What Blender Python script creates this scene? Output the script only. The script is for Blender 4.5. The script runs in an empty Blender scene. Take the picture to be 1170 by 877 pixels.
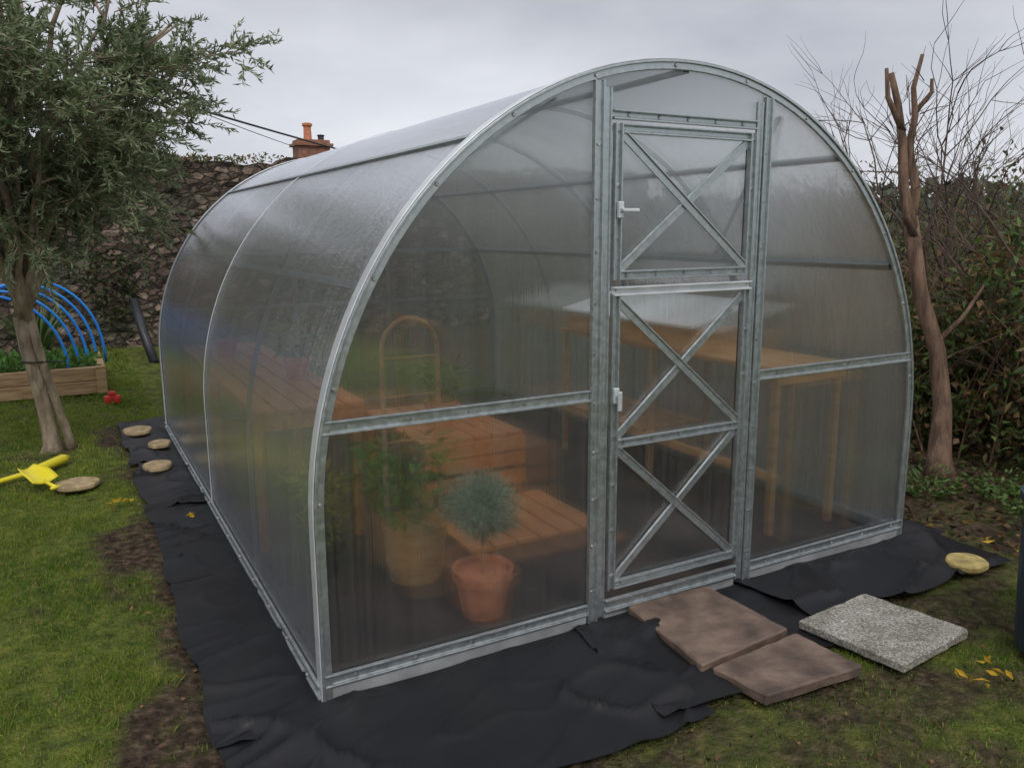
import bpy, bmesh, math, random
import numpy as np
from mathutils import Vector, Matrix, noise as mn
random.seed(7); rng=np.random.default_rng(7)
S=bpy.context.scene
S.view_settings.view_transform='Standard'
try: S.view_settings.look='None'
except Exception: pass
S.view_settings.exposure=0
# ------------------------------------------------------------------ helpers
def link(o,parent=None):
    S.collection.objects.link(o)
    if parent: o.parent=parent
    return o
def empty(name,loc=(0,0,0)):
    o=bpy.data.objects.new(name,None); o.empty_display_size=.1; link(o); return o
class MB:
    def __init__(s): s.v=[]; s.f=[]
    def add(s,vs,fs):
        n=len(s.v); s.v+= [tuple(v) for v in vs]; s.f+=[tuple(n+i for i in f) for f in fs]
    def box(s,a,b):
        x0,y0,z0=[min(a[i],b[i]) for i in range(3)]; x1,y1,z1=[max(a[i],b[i]) for i in range(3)]
        s.add([(x0,y0,z0),(x1,y0,z0),(x1,y1,z0),(x0,y1,z0),(x0,y0,z1),(x1,y0,z1),(x1,y1,z1),(x0,y1,z1)],
              [(0,3,2,1),(4,5,6,7),(0,1,5,4),(1,2,6,5),(2,3,7,6),(3,0,4,7)])
    def prof(s,p,q,nrm,pts):
        p=Vector(p);q=Vector(q);n=Vector(nrm).normalized();d=(q-p).normalized();sd=d.cross(n).normalized()
        vs=[];k=len(pts)
        for o in (p,q):
            for a,b in pts: vs.append(o+sd*a+n*b)
        fs=[(i,(i+1)%k,k+(i+1)%k,k+i) for i in range(k)]
        fs+=[tuple(range(k))[::-1],tuple(range(k,2*k))]
        s.add(vs,fs)
    def bar(s,p,q,w,t,nrm): s.prof(p,q,nrm,[(-w/2,0),(w/2,0),(w/2,t),(-w/2,t)])
    def chan(s,p,q,w,t,nrm):
        l=min(.006,w*.18)
        s.prof(p,q,nrm,[(-w/2,0),(w/2,0),(w/2,t),(w/2-l,t),(w/2-l*1.7,t*.35),(-w/2+l*1.7,t*.35),(-w/2+l,t),(-w/2,t)])
    def tube(s,pts,rad,seg=8,cap=True):
        pts=[Vector(p) for p in pts]; n=len(pts); vs=[];fs=[]
        if not hasattr(rad,'__len__'): rad=[rad]*n
        prev=None
        for i,p in enumerate(pts):
            t=(pts[min(i+1,n-1)]-pts[max(i-1,0)]).normalized()
            if prev is None:
                a=Vector((0,0,1)) if abs(t.z)<.9 else Vector((1,0,0))
                u=t.cross(a).normalized()
            else:
                u=(prev-t*prev.dot(t)).normalized()
            prev=u; w=t.cross(u)
            for k in range(seg):
                an=2*math.pi*k/seg; vs.append(p+(u*math.cos(an)+w*math.sin(an))*rad[i])
        for i in range(n-1):
            for k in range(seg):
                k2=(k+1)%seg; fs.append((i*seg+k,i*seg+k2,(i+1)*seg+k2,(i+1)*seg+k))
        if cap: fs.append(tuple(range(seg))[::-1]); fs.append(tuple(range((n-1)*seg,n*seg)))
        s.add(vs,fs)
    def lathe(s,c,prof,seg=28,closed=False):
        vs=[];fs=[];n=len(prof)
        for r,z in prof:
            for k in range(seg):
                an=2*math.pi*k/seg; vs.append((c[0]+r*math.cos(an),c[1]+r*math.sin(an),c[2]+z))
        for i in range(n-1):
            for k in range(seg):
                k2=(k+1)%seg; fs.append((i*seg+k,i*seg+k2,(i+1)*seg+k2,(i+1)*seg+k))
        fs.append(tuple(range(seg))[::-1]); fs.append(tuple(range((n-1)*seg,n*seg)))
        s.add(vs,fs)
    def obj(s,name,mat,parent=None,bevel=0,smooth=False,recalc=True):
        me=bpy.data.meshes.new(name); me.from_pydata(s.v,[],s.f); me.update()
        if recalc:
            b=bmesh.new(); b.from_mesh(me); bmesh.ops.recalc_face_normals(b,faces=b.faces); b.to_mesh(me); b.free()
        if smooth: me.polygons.foreach_set('use_smooth',[True]*len(me.polygons))
        me.materials.append(mat)
        o=bpy.data.objects.new(name,me); link(o,parent)
        if bevel:
            m=o.modifiers.new('bev','BEVEL'); m.width=bevel; m.segments=2; m.limit_method='ANGLE'
        return o
_h={}
def vn(x,y,scale=1.,seed=0):
    if seed not in _h: _h[seed]=np.random.default_rng(1000+seed).random((256,256))
    T=_h[seed]; x=np.asarray(x,float)*scale+500; y=np.asarray(y,float)*scale+500
    xi=np.floor(x).astype(int); yi=np.floor(y).astype(int); fx=x-xi; fy=y-yi
    fx=fx*fx*(3-2*fx); fy=fy*fy*(3-2*fy)
    g=lambda a,b:T[a%256,b%256]
    return (g(xi,yi)*(1-fx)+g(xi+1,yi)*fx)*(1-fy)+(g(xi,yi+1)*(1-fx)+g(xi+1,yi+1)*fx)*fy
def leaves(name,P,D,L,Wd,mat,parent=None,col=None,fold=.25):
    n=len(P); R=rng.normal(size=(n,3)); Sd=np.cross(D,R); Sd/=np.linalg.norm(Sd,axis=1)[:,None]+1e-9
    N=np.cross(Sd,D); L=np.broadcast_to(L,(n,))[:,None]; Wd=np.broadcast_to(Wd,(n,))[:,None]
    m=P+D*L*.45
    V=np.stack([P,m+Sd*Wd*.5+N*Wd*fold,P+D*L-N*L*.08,m-Sd*Wd*.5+N*Wd*fold],1).reshape(-1,3)
    me=bpy.data.meshes.new(name); me.vertices.add(4*n); me.vertices.foreach_set('co',V.ravel())
    idx=np.arange(4*n).reshape(n,4); tri=np.concatenate([idx[:,[0,1,2]],idx[:,[0,2,3]]],0)
    me.loops.add(tri.size); me.loops.foreach_set('vertex_index',tri.ravel())
    me.polygons.add(len(tri)); me.polygons.foreach_set('loop_start',np.arange(0,tri.size,3)); me.polygons.foreach_set('loop_total',np.full(len(tri),3))
    me.update(calc_edges=True)
    if col is not None:
        a=me.color_attributes.new('Col','FLOAT_COLOR','POINT')
        c=np.ones((n,4)); c[:,:3]=col; a.data.foreach_set('color',np.repeat(c,4,axis=0).ravel())
    me.materials.append(mat); o=bpy.data.objects.new(name,me); link(o,parent); return o
# ------------------------------------------------------------------ materials
def M(name):
    m=bpy.data.materials.new(name); m.use_nodes=True; nt=m.node_tree; nt.nodes.clear()
    o=nt.nodes.new('ShaderNodeOutputMaterial'); return m,nt,o
def N(nt,t,**k):
    n=nt.nodes.new(t)
    for a,b in k.items():
        if a in n.inputs.keys(): n.inputs[a].default_value=b
        else: setattr(n,a,b)
    return n
def mapped(nt,scale):
    tc=N(nt,'ShaderNodeTexCoord'); mp=N(nt,'ShaderNodeMapping'); mp.inputs['Scale'].default_value=scale
    nt.links.new(tc.outputs['Object'],mp.inputs['Vector']); return mp.outputs[0]
def mat(name,c1,c2=None,scale=8,rough=.7,metal=0,bump=.3,bdist=.01,stretch=(1,1,1),detail=6,spec=.5,lo=.35,hi=.65,rough2=None,coat=0):
    m,nt,o=M(name); b=N(nt,'ShaderNodeBsdfPrincipled'); b.inputs['Metallic'].default_value=metal
    b.inputs['Roughness'].default_value=rough; b.inputs['Specular IOR Level'].default_value=spec; b.inputs['Coat Weight'].default_value=coat
    v=mapped(nt,stretch); n=N(nt,'ShaderNodeTexNoise'); n.inputs['Scale'].default_value=scale; n.inputs['Detail'].default_value=detail
    nt.links.new(v,n.inputs['Vector'])
    r=N(nt,'ShaderNodeValToRGB'); r.color_ramp.elements[0].position=lo; r.color_ramp.elements[1].position=hi
    r.color_ramp.elements[0].color=(*c1,1); r.color_ramp.elements[1].color=(*(c2 or c1),1)
    nt.links.new(n.outputs['Fac'],r.inputs[0]); nt.links.new(r.outputs[0],b.inputs['Base Color'])
    if rough2 is not None:
        mr=N(nt,'ShaderNodeMapRange'); mr.inputs['To Min'].default_value=rough; mr.inputs['To Max'].default_value=rough2; mr.inputs['From Min'].default_value=.35; mr.inputs['From Max'].default_value=.65
        nt.links.new(n.outputs['Fac'],mr.inputs['Value']); nt.links.new(mr.outputs[0],b.inputs['Roughness'])
    if bump:
        n2=N(nt,'ShaderNodeTexNoise'); n2.inputs['Scale'].default_value=scale*4; n2.inputs['Detail'].default_value=8; nt.links.new(v,n2.inputs['Vector'])
        bp=N(nt,'ShaderNodeBump'); bp.inputs['Strength'].default_value=bump; bp.inputs['Distance'].default_value=bdist
        nt.links.new(n2.outputs['Fac'],bp.inputs['Height']); nt.links.new(bp.outputs[0],b.inputs['Normal'])
    nt.links.new(b.outputs[0],o.inputs[0]); return m
def leafmat(name,trans=.35,rough=.5,spec=.4):
    m,nt,o=M(name); a=N(nt,'ShaderNodeAttribute'); a.attribute_name='Col'
    b=N(nt,'ShaderNodeBsdfPrincipled'); b.inputs['Roughness'].default_value=rough; b.inputs['Specular IOR Level'].default_value=spec
    t=N(nt,'ShaderNodeBsdfTranslucent'); mx=N(nt,'ShaderNodeMixShader'); mx.inputs[0].default_value=trans
    nt.links.new(a.outputs['Color'],b.inputs['Base Color']); nt.links.new(a.outputs['Color'],t.inputs['Color'])
    nt.links.new(b.outputs[0],mx.inputs[1]); nt.links.new(t.outputs[0],mx.inputs[2]); nt.links.new(mx.outputs[0],o.inputs[0]); return m
def poly(name,milky,stretch,trans=.5,tint=(.93,.95,.95),gl=.75,bumps=.25,drops=0.,refr=True,rough=.16,base=.05,rr=.3,spread=.55):
    m,nt,o=M(name); L=nt.links.new
    v=mapped(nt,stretch); n=N(nt,'ShaderNodeTexNoise'); n.inputs['Scale'].default_value=1; n.inputs['Detail'].default_value=3; L(v,n.inputs['Vector'])
    hsum=n.outputs['Fac']
    if drops:
        v2=mapped(nt,(1,1,1)); n3=N(nt,'ShaderNodeTexNoise'); n3.inputs['Scale'].default_value=95; n3.inputs['Detail'].default_value=2; L(v2,n3.inputs['Vector'])
        md=N(nt,'ShaderNodeMath',operation='MULTIPLY_ADD'); L(n3.outputs['Fac'],md.inputs[0]); md.inputs[1].default_value=drops; L(hsum,md.inputs[2]); hsum=md.outputs[0]
    bp=N(nt,'ShaderNodeBump'); bp.inputs['Strength'].default_value=bumps; bp.inputs['Distance'].default_value=.006; L(hsum,bp.inputs['Height'])
    tr=N(nt,'ShaderNodeBsdfTransparent'); tr.inputs[0].default_value=(*tint,1)
    m1=tr
    if refr:
        rf=N(nt,'ShaderNodeBsdfRefraction'); rf.inputs['Color'].default_value=(*tint,1); rf.inputs['Roughness'].default_value=rr; rf.inputs['IOR'].default_value=1.2; L(bp.outputs[0],rf.inputs['Normal'])
        m1=N(nt,'ShaderNodeMixShader'); m1.inputs[0].default_value=1-trans; L(tr.outputs[0],m1.inputs[1]); L(rf.outputs[0],m1.inputs[2])
    df=N(nt,'ShaderNodeBsdfDiffuse'); df.inputs[0].default_value=(.78,.81,.83,1); tl=N(nt,'ShaderNodeBsdfTranslucent'); tl.inputs[0].default_value=(.78,.81,.83,1)
    md=N(nt,'ShaderNodeMixShader'); md.inputs[0].default_value=.55; L(df.outputs[0],md.inputs[1]); L(tl.outputs[0],md.inputs[2])
    m2=N(nt,'ShaderNodeMixShader'); L(m1.outputs[0],m2.inputs[1]); L(md.outputs[0],m2.inputs[2])
    # streaks (flutes + run marks) modulate the haze
    v4=mapped(nt,tuple(q*.22 if q>20 else q*.6 for q in stretch)); n4=N(nt,'ShaderNodeTexNoise'); n4.inputs['Scale'].default_value=1; n4.inputs['Detail'].default_value=4; L(v4,n4.inputs['Vector'])
    av=N(nt,'ShaderNodeMath',operation='ADD'); L(n.outputs['Fac'],av.inputs[0]); L(n4.outputs['Fac'],av.inputs[1])
    mr=N(nt,'ShaderNodeMapRange'); mr.inputs['From Min'].default_value=.7; mr.inputs['From Max'].default_value=1.3; mr.inputs['To Min'].default_value=milky*(1-spread); mr.inputs['To Max'].default_value=milky*(1+spread)
    L(av.outputs[0],mr.inputs['Value']); L(mr.outputs[0],m2.inputs[0])
    lw=N(nt,'ShaderNodeLayerWeight'); lw.inputs['Blend'].default_value=.5
    pw=N(nt,'ShaderNodeMath',operation='POWER'); L(lw.outputs['Facing'],pw.inputs[0]); pw.inputs[1].default_value=2.4
    ma=N(nt,'ShaderNodeMath',operation='MULTIPLY_ADD'); L(pw.outputs[0],ma.inputs[0]); ma.inputs[1].default_value=gl; ma.inputs[2].default_value=base
    gs=N(nt,'ShaderNodeBsdfGlossy'); gs.inputs['Roughness'].default_value=rough; gs.inputs['Color'].default_value=(.95,.97,1,1); L(bp.outputs[0],gs.inputs['Normal'])
    m3=N(nt,'ShaderNodeMixShader'); L(ma.outputs[0],m3.inputs[0]); L(m2.outputs[0],m3.inputs[1]); L(gs.outputs[0],m3.inputs[2]); L(m3.outputs[0],o.inputs[0])
    return m
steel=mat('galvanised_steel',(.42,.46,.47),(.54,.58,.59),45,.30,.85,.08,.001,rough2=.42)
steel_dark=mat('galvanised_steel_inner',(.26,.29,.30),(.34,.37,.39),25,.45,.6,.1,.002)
alu=mat('white_aluminium_trim',(.62,.65,.67),(.76,.78,.79),12,.35,.45,.08,.002)
greyboard=mat('grey_base_board',(.20,.21,.21),(.31,.32,.32),8,.6,0,.2,.002)
boltm=mat('bolt_zinc',(.22,.24,.25),(.6,.6,.6),60,.35,.8,0)
rubber=mat('black_rubber_seal',(.02,.02,.022),(.04,.04,.04),30,.6)
polyf=poly('polycarbonate_front',.018,(150,4,.5),trans=.60,tint=(.90,.915,.915),bumps=.30,gl=.45,base=.03,rough=.12,rr=.20,spread=.95)
polyb=poly('polycarbonate_back',.10,(150,4,.5),tint=(.85,.87,.87),refr=False)
polyr=poly('polycarbonate_roof',.34,(.8,90,.8),tint=(.84,.86,.86),gl=.80,bumps=.35,drops=1.0,refr=False,base=.20,rough=.13,spread=.35)
wood=mat('pine_wood',(.40,.21,.09),(.58,.35,.17),6,.55,0,.2,.004,stretch=(1,1,6))
woodo=mat('orange_stained_wood',(.45,.17,.06),(.60,.28,.11),5,.5,0,.2,.004,stretch=(4,1,4))
bedwood=mat('sleeper_wood',(.26,.16,.08),(.44,.30,.16),5,.7,0,.4,.006,stretch=(1,6,8))
terra=mat('terracotta',(.46,.16,.08),(.60,.25,.13),14,.75,0,.3,.003)
bark=mat('olive_bark',(.17,.13,.085),(.36,.29,.20),14,.85,0,.9,.012,stretch=(1.5,1.5,.5))
barkd=mat('dark_bark',(.085,.05,.032),(.21,.13,.085),12,.85,0,.9,.012,stretch=(2,2,.4))
twigm=mat('bare_twig',(.06,.04,.03),(.12,.08,.06),20,.8,0,0)
sheetm=mat('black_membrane',(.006,.006,.008),(.012,.012,.014),3,.40,0,.35,.003,rough2=.58,spec=.38)
slabr=mat('brown_stone',(.075,.052,.040),(.21,.145,.11),7,.75,0,.8,.008,rough2=.42,detail=10)
olivel=leafmat('olive_leaf',.25,.42,.55); greenl=leafmat('green_leaf',.35,.5,.4); grassm=leafmat('grass_blade',.4,.6,.25); drym=leafmat('dry_leaf',.3,.6,.3)
yellowp=mat('yellow_plastic',(.75,.62,.02),(.8,.68,.04),5,.4,0,.05,.001)
redp=mat('red_plastic',(.55,.03,.02),(.6,.04,.03),5,.4,0,0)
bluep=mat('blue_pipe_plastic',(.01,.20,.70),(.02,.26,.78),5,.4,0,0)
blackp=mat('black_plastic',(.015,.017,.02),(.03,.033,.04),5,.45,0,.1,.002)
navyp=mat('dark_blue_plastic',(.02,.03,.045),(.035,.05,.07),5,.4,0,.1,.002)
def speck():
    m,nt,o=M('pebbled_concrete'); L=nt.links.new; b=N(nt,'ShaderNodeBsdfPrincipled'); b.inputs['Roughness'].default_value=.75
    v=mapped(nt,(1,1,1)); vo=N(nt,'ShaderNodeTexVoronoi'); vo.inputs['Scale'].default_value=170; L(v,vo.inputs['Vector'])
    r=N(nt,'ShaderNodeValToRGB'); e=r.color_ramp.elements; e[0].color=(.15,.14,.12,1); e[1].color=(.48,.45,.41,1); e[1].position=.9
    e2=e.new(.5); e2.color=(.29,.275,.25,1)
    sp=N(nt,'ShaderNodeSeparateColor'); L(vo.outputs['Color'],sp.inputs[0]); L(sp.outputs[0],r.inputs[0])
    n=N(nt,'ShaderNodeTexNoise'); n.inputs['Scale'].default_value=7; n.inputs['Detail'].default_value=6; L(v,n.inputs['Vector'])
    rr=N(nt,'ShaderNodeValToRGB'); rr.color_ramp.elements[0].position=.3; rr.color_ramp.elements[1].position=.65; rr.color_ramp.elements[0].color=(.6,.6,.53,1); L(n.outputs['Fac'],rr.inputs[0])
    mm=N(nt,'ShaderNodeMix',data_type='RGBA',blend_type='MULTIPLY'); mm.inputs[0].default_value=1; L(r.outputs[0],mm.inputs[6]); L(rr.outputs[0],mm.inputs[7]); L(mm.outputs[2],b.inputs['Base Color'])
    bp=N(nt,'ShaderNodeBump'); bp.inputs['Strength'].default_value=.6; bp.inputs['Distance'].default_value=.003; bp.invert=True; L(vo.outputs['Distance'],bp.inputs['Height']); L(bp.outputs[0],b.inputs['Normal'])
    L(b.outputs[0],o.inputs[0]); return m
slabg=speck()
def stonewall():
    m,nt,o=M('rubble_stone'); L=nt.links.new; b=N(nt,'ShaderNodeBsdfPrincipled'); b.inputs['Roughness'].default_value=.9
    v=mapped(nt,(1,1,1.7)); nz=N(nt,'ShaderNodeTexNoise'); nz.inputs['Scale'].default_value=5; nz.inputs['Detail'].default_value=4; L(v,nz.inputs['Vector'])
    mxv=N(nt,'ShaderNodeMix',data_type='VECTOR'); mxv.inputs[0].default_value=.2; L(v,mxv.inputs[4]); L(nz.outputs['Color'],mxv.inputs[5])
    vo=N(nt,'ShaderNodeTexVoronoi'); vo.inputs['Scale'].default_value=7.5; L(mxv.outputs[1],vo.inputs['Vector'])
    ve=N(nt,'ShaderNodeTexVoronoi',feature='DISTANCE_TO_EDGE'); ve.inputs['Scale'].default_value=7.5; L(mxv.outputs[1],ve.inputs['Vector'])
    r=N(nt,'ShaderNodeValToRGB'); e=r.color_ramp.elements; e[0].color=(.055,.036,.028,1); e[1].color=(.26,.195,.15,1); e.new(.6).color=(.12,.083,.062,1)
    sp=N(nt,'ShaderNodeSeparateColor'); L(vo.outputs['Color'],sp.inputs[0]); L(sp.outputs[0],r.inputs[0])
    r2=N(nt,'ShaderNodeValToRGB'); r2.color_ramp.elements[0].position=.0; r2.color_ramp.elements[1].position=.12; L(ve.outputs[0],r2.inputs[0])
    mx=N(nt,'ShaderNodeMix',data_type='RGBA'); L(r2.outputs[0],mx.inputs[0]); mx.inputs[6].default_value=(.045,.038,.03,1); L(r.outputs[0],mx.inputs[7])
    n2=N(nt,'ShaderNodeTexNoise'); n2.inputs['Scale'].default_value=1.2; n2.inputs['Detail'].default_value=8; L(v,n2.inputs['Vector'])
    r3=N(nt,'ShaderNodeValToRGB'); r3.color_ramp.elements[0].position=.5; r3.color_ramp.elements[1].position=.68; L(n2.outputs['Fac'],r3.inputs[0])
    mx2=N(nt,'ShaderNodeMix',data_type='RGBA'); L(r3.outputs[0],mx2.inputs[0]); L(mx.outputs[2],mx2.inputs[6]); mx2.inputs[7].default_value=(.06,.06,.038,1)
    n4=N(nt,'ShaderNodeTexNoise'); n4.inputs['Scale'].default_value=30; n4.inputs['Detail'].default_value=8; L(v,n4.inputs['Vector'])
    r4=N(nt,'ShaderNodeValToRGB'); r4.color_ramp.elements[0].position=.3; r4.color_ramp.elements[1].position=.7; r4.color_ramp.elements[0].color=(.5,.5,.5,1); r4.color_ramp.elements[1].color=(1.4,1.4,1.4,1); L(n4.outputs['Fac'],r4.inputs[0])
    mm=N(nt,'ShaderNodeMix',data_type='RGBA',blend_type='MULTIPLY'); mm.inputs[0].default_value=1; L(mx2.outputs[2],mm.inputs[6]); L(r4.outputs[0],mm.inputs[7]); L(mm.outputs[2],b.inputs['Base Color'])
    bp=N(nt,'ShaderNodeBump'); bp.inputs['Strength'].default_value=.9; bp.inputs['Distance'].default_value=.05; L(r2.outputs[0],bp.inputs['Height']); L(bp.outputs[0],b.inputs['Normal'])
    L(b.outputs[0],o.inputs[0]); return m
stonem=stonewall()
# ------------------------------------------------------------------ world
w=bpy.data.worlds.new('World'); S.world=w; w.use_nodes=True; nt=w.node_tree; nt.nodes.clear(); L=nt.links.new
out=N(nt,'ShaderNodeOutputWorld'); sky=N(nt,'ShaderNodeTexSky'); sky.sky_type='NISHITA'; sky.sun_disc=False
sky.sun_elevation=math.radians(50); sky.sun_rotation=math.radians(200)
b1=N(nt,'ShaderNodeBackground'); b1.inputs[1].default_value=.09; L(sky.outputs[0],b1.inputs[0])
tc=N(nt,'ShaderNodeTexCoord'); mp=N(nt,'ShaderNodeMapping'); mp.inputs['Scale'].default_value=(1,1,2.6); L(tc.outputs['Generated'],mp.inputs[0])
nz=N(nt,'ShaderNodeTexNoise'); nz.inputs['Scale'].default_value=2.0; nz.inputs['Detail'].default_value=5; nz.inputs['Roughness'].default_value=.5; L(mp.outputs[0],nz.inputs['Vector'])
rp=N(nt,'ShaderNodeValToRGB'); rp.color_ramp.elements[0].position=.3; rp.color_ramp.elements[1].position=.7
rp.color_ramp.elements[0].color=(.46,.47,.515,1); rp.color_ramp.elements[1].color=(.80,.81,.85,1); L(nz.outputs['Fac'],rp.inputs[0])
sx=N(nt,'ShaderNodeSeparateXYZ'); L(tc.outputs['Generated'],sx.inputs[0])
r2=N(nt,'ShaderNodeValToRGB'); e=r2.color_ramp.elements; e[0].position=0; e[0].color=(1.15,1.15,1.15,1); e[1].position=.6; e[1].color=(1.15,1.15,1.15,1); e.new(.30).color=(.84,.84,.85,1); L(sx.outputs[2],r2.inputs[0])
mm=N(nt,'ShaderNodeMix',data_type='RGBA',blend_type='MULTIPLY'); mm.inputs[0].default_value=1; L(rp.outputs[0],mm.inputs[6]); L(r2.outputs[0],mm.inputs[7])
b2=N(nt,'ShaderNodeBackground'); b2.inputs[1].default_value=1.16; L(mm.outputs[2],b2.inputs[0])
ms=N(nt,'ShaderNodeMixShader'); ms.inputs[0].default_value=.88; L(b1.outputs[0],ms.inputs[1]); L(b2.outputs[0],ms.inputs[2]); L(ms.outputs[0],out.inputs[0])
sd=bpy.data.lights.new('sun','SUN'); sd.energy=1.5; sd.angle=math.radians(25); sd.color=(1,.96,.9)
so=bpy.data.objects.new('sun',sd); link(so); so.rotation_euler=Vector((.25,.75,-1)).to_track_quat('-Z','Y').to_euler()
# ------------------------------------------------------------------ camera
yaw,pit,rol=.5073,.1881,-.0052
fw=Vector((math.sin(yaw)*math.cos(pit),math.cos(yaw)*math.cos(pit),-math.sin(pit)))
r0=Vector((math.cos(yaw),-math.sin(yaw),0)); u0=r0.cross(fw)
r_=r0*math.cos(rol)+u0*math.sin(rol); u_=-r0*math.sin(rol)+u0*math.cos(rol)
cd=bpy.data.cameras.new('camera'); cd.sensor_width=36; cd.lens=.9201*1000/1170*36; cd.clip_end=2000; cd.clip_start=.05
co=bpy.data.objects.new('camera',cd); link(co); S.camera=co
co.matrix_world=Matrix(((r_.x,u_.x,-fw.x,-.6344),(r_.y,u_.y,-fw.y,-2.4634),(r_.z,u_.z,-fw.z,1.5579),(0,0,0,1)))
# ------------------------------------------------------------------ ground
def dirt(x,y):
    x=np.asarray(x,float); y=np.asarray(y,float)
    dx=np.maximum(np.maximum(-.33-x,x-3.1),0); dy=np.maximum(np.maximum(-.66-y,y-4.7),0); d=np.hypot(dx,dy)
    nn=vn(x,y,2.2,1)*.6+vn(x,y,7,2)*.4; n2=vn(x,y,19,3)
    wl=np.where(y<2.2,.34,.18)
    left=np.clip((wl+(nn-.5)*.6-d)/.16,0,1)*np.clip((1.1-x)/.5,0,1)
    front=np.clip((nn-.40)*4,0,1)*.8
    inF=np.clip((x-.35)/.5,0,1)*np.clip((1.2-y)/.6,0,1)
    m=np.maximum(left,front*inF)
    m=np.maximum(m,np.clip((x-3.0)/.4,0,1)*np.clip((y+.9)/.4,0,1)*np.clip(1.2-vn(x,y,3,5)*.5,0,1))
    m=np.maximum(m,np.clip((nn-.62)*5,0,1)*.7)
    m=np.where((x>0)&(x<3)&(y>0)&(y<4.42),1,m)
    return np.clip(m+(n2-.5)*.5*(m>.02),0,1)
def axis(a,b,st,far):
    c=list(np.arange(a,b+1e-6,st)); s=st; p=b
    while p<far: s*=1.35; p+=s; c.append(p)
    s=st; p=a
    while p>-far: s*=1.35; p-=s; c.insert(0,p)
    return np.array(c)
gx=axis(-4,6,.04,400); gy=axis(-2.5,10,.04,400)
X,Y=np.meshgrid(gx,gy); 
def gz(x,y):
    near=np.clip(1.5-np.hypot(np.maximum(np.abs(x-1)-5,0),np.maximum(np.abs(y-4)-7,0))/6,0,1)
    ins=np.clip(np.maximum(np.maximum(-.4-x,x-3.2),np.maximum(-.75-y,y-4.8))/.3,0,1)
    return (((vn(x,y,1.3,7)-.5)*.05*ins+(vn(x,y,9,8)-.5)*.016*(.3+.7*ins))+(vn(x,y,20,9)-.5)*.012*ins)*near-.006
Z=gz(X,Y)
me=bpy.data.meshes.new('ground'); nx,ny=len(gx),len(gy)
me.vertices.add(nx*ny); me.vertices.foreach_set('co',np.stack([X,Y,Z],-1).ravel())
ii=np.arange(nx*ny).reshape(ny,nx); q=np.stack([ii[:-1,:-1],ii[:-1,1:],ii[1:,1:],ii[1:,:-1]],-1).reshape(-1,4)
me.loops.add(q.size); me.loops.foreach_set('vertex_index',q.ravel()); me.polygons.add(len(q)); me.polygons.foreach_set('loop_start',np.arange(0,q.size,4)); me.polygons.foreach_set('loop_total',np.full(len(q),4)); me.polygons.foreach_set('use_smooth',[True]*len(q))
me.update(calc_edges=True)
a=me.attributes.new('dirt','FLOAT','POINT'); a.data.foreach_set('value',dirt(X,Y).ravel())
m,nt,o=M('lawn_and_soil'); L=nt.links.new; b=N(nt,'ShaderNodeBsdfPrincipled'); b.inputs['Roughness'].default_value=.95; b.inputs['Specular IOR Level'].default_value=.2
at=N(nt,'ShaderNodeAttribute'); at.attribute_name='dirt'; v=mapped(nt,(1,1,1))
def nr(sc,c,lo=.35,hi=.65,det=8):
    n=N(nt,'ShaderNodeTexNoise'); n.inputs['Scale'].default_value=sc; n.inputs['Detail'].default_value=det; L(v,n.inputs['Vector'])
    r=N(nt,'ShaderNodeValToRGB'); e=r.color_ramp.elements; e[0].position=lo; e[1].position=hi; e[0].color=(*c[0],1); e[1].color=(*c[-1],1)
    if len(c)==3: e.new((lo+hi)/2).color=(*c[1],1)
    L(n.outputs['Fac'],r.inputs[0]); return n,r
n1,g=nr(14,[(.045,.055,.016),(.10,.13,.024),(.19,.19,.042)],.3,.7)
n2,s=nr(26,[(.018,.012,.008),(.055,.038,.025),(.14,.095,.062)],.3,.72)
mx=N(nt,'ShaderNodeMix',data_type='RGBA'); L(at.outputs['Fac'],mx.inputs[0]); L(g.outputs[0],mx.inputs[6]); L(s.outputs[0],mx.inputs[7]); L(mx.outputs[2],b.inputs['Base Color'])
n3=N(nt,'ShaderNodeTexNoise'); n3.inputs['Scale'].default_value=60; n3.inputs['Detail'].default_value=10; L(v,n3.inputs['Vector'])
bp=N(nt,'ShaderNodeBump'); bp.inputs['Strength'].default_value=1; bp.inputs['Distance'].default_value=.03; L(n3.outputs['Fac'],bp.inputs['Height']); L(bp.outputs[0],b.inputs['Normal']); L(b.outputs[0],o.inputs[0])
me.materials.append(m); link(bpy.data.objects.new('ground',me))
def blades(n,x0,x1,y0,y1,h,wd):
    x=rng.uniform(x0,x1,n); y=rng.uniform(y0,y1,n); d=dirt(x,y)
    keep=(rng.random(n)>d**.7*1.02)&(vn(x,y,12,11)+rng.random(n)*.5>.42)
    keep&=~((x>-.36)&(x<3.1)&(y>-.62)&(y<4.7)); x=x[keep]; y=y[keep]; k=len(x)
    D=np.stack([rng.normal(0,.6,k),rng.normal(0,.6,k),np.ones(k)],1); D/=np.linalg.norm(D,axis=1)[:,None]
    t=np.clip(vn(x,y,1.6,12)*.5+vn(x,y,8,13)*.5+rng.normal(0,.22,k),0,1)[:,None]
    c=np.array([.055,.135,.014])*(1-t)+np.array([.28,.35,.055])*t
    dry=rng.random(k)<.10; c[dry]=[.32,.25,.10]
    return np.stack([x,y,gz(x,y)-.004],1),D,h*rng.uniform(.5,1.3,k)*(.4+1.2*vn(x,y,5,14)),np.full(k,wd)*rng.uniform(.7,1.3,k),c
parts=[blades(85000,-2.0,-.3,-.3,3.2,.026,.0035),blades(70000,-3.5,0,3.2,7.5,.036,.006),blades(90000,.3,3.6,-1.7,-.4,.018,.0035),blades(16000,-6,0,7.5,10,.06,.012),blades(12000,-.35,.6,-1.2,-.15,.02,.0035)]
A=[np.concatenate([p[i] for p in parts]) for i in range(5)]
leaves('grass',A[0],A[1],A[2],A[3],grassm,col=A[4],fold=.1)
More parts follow.
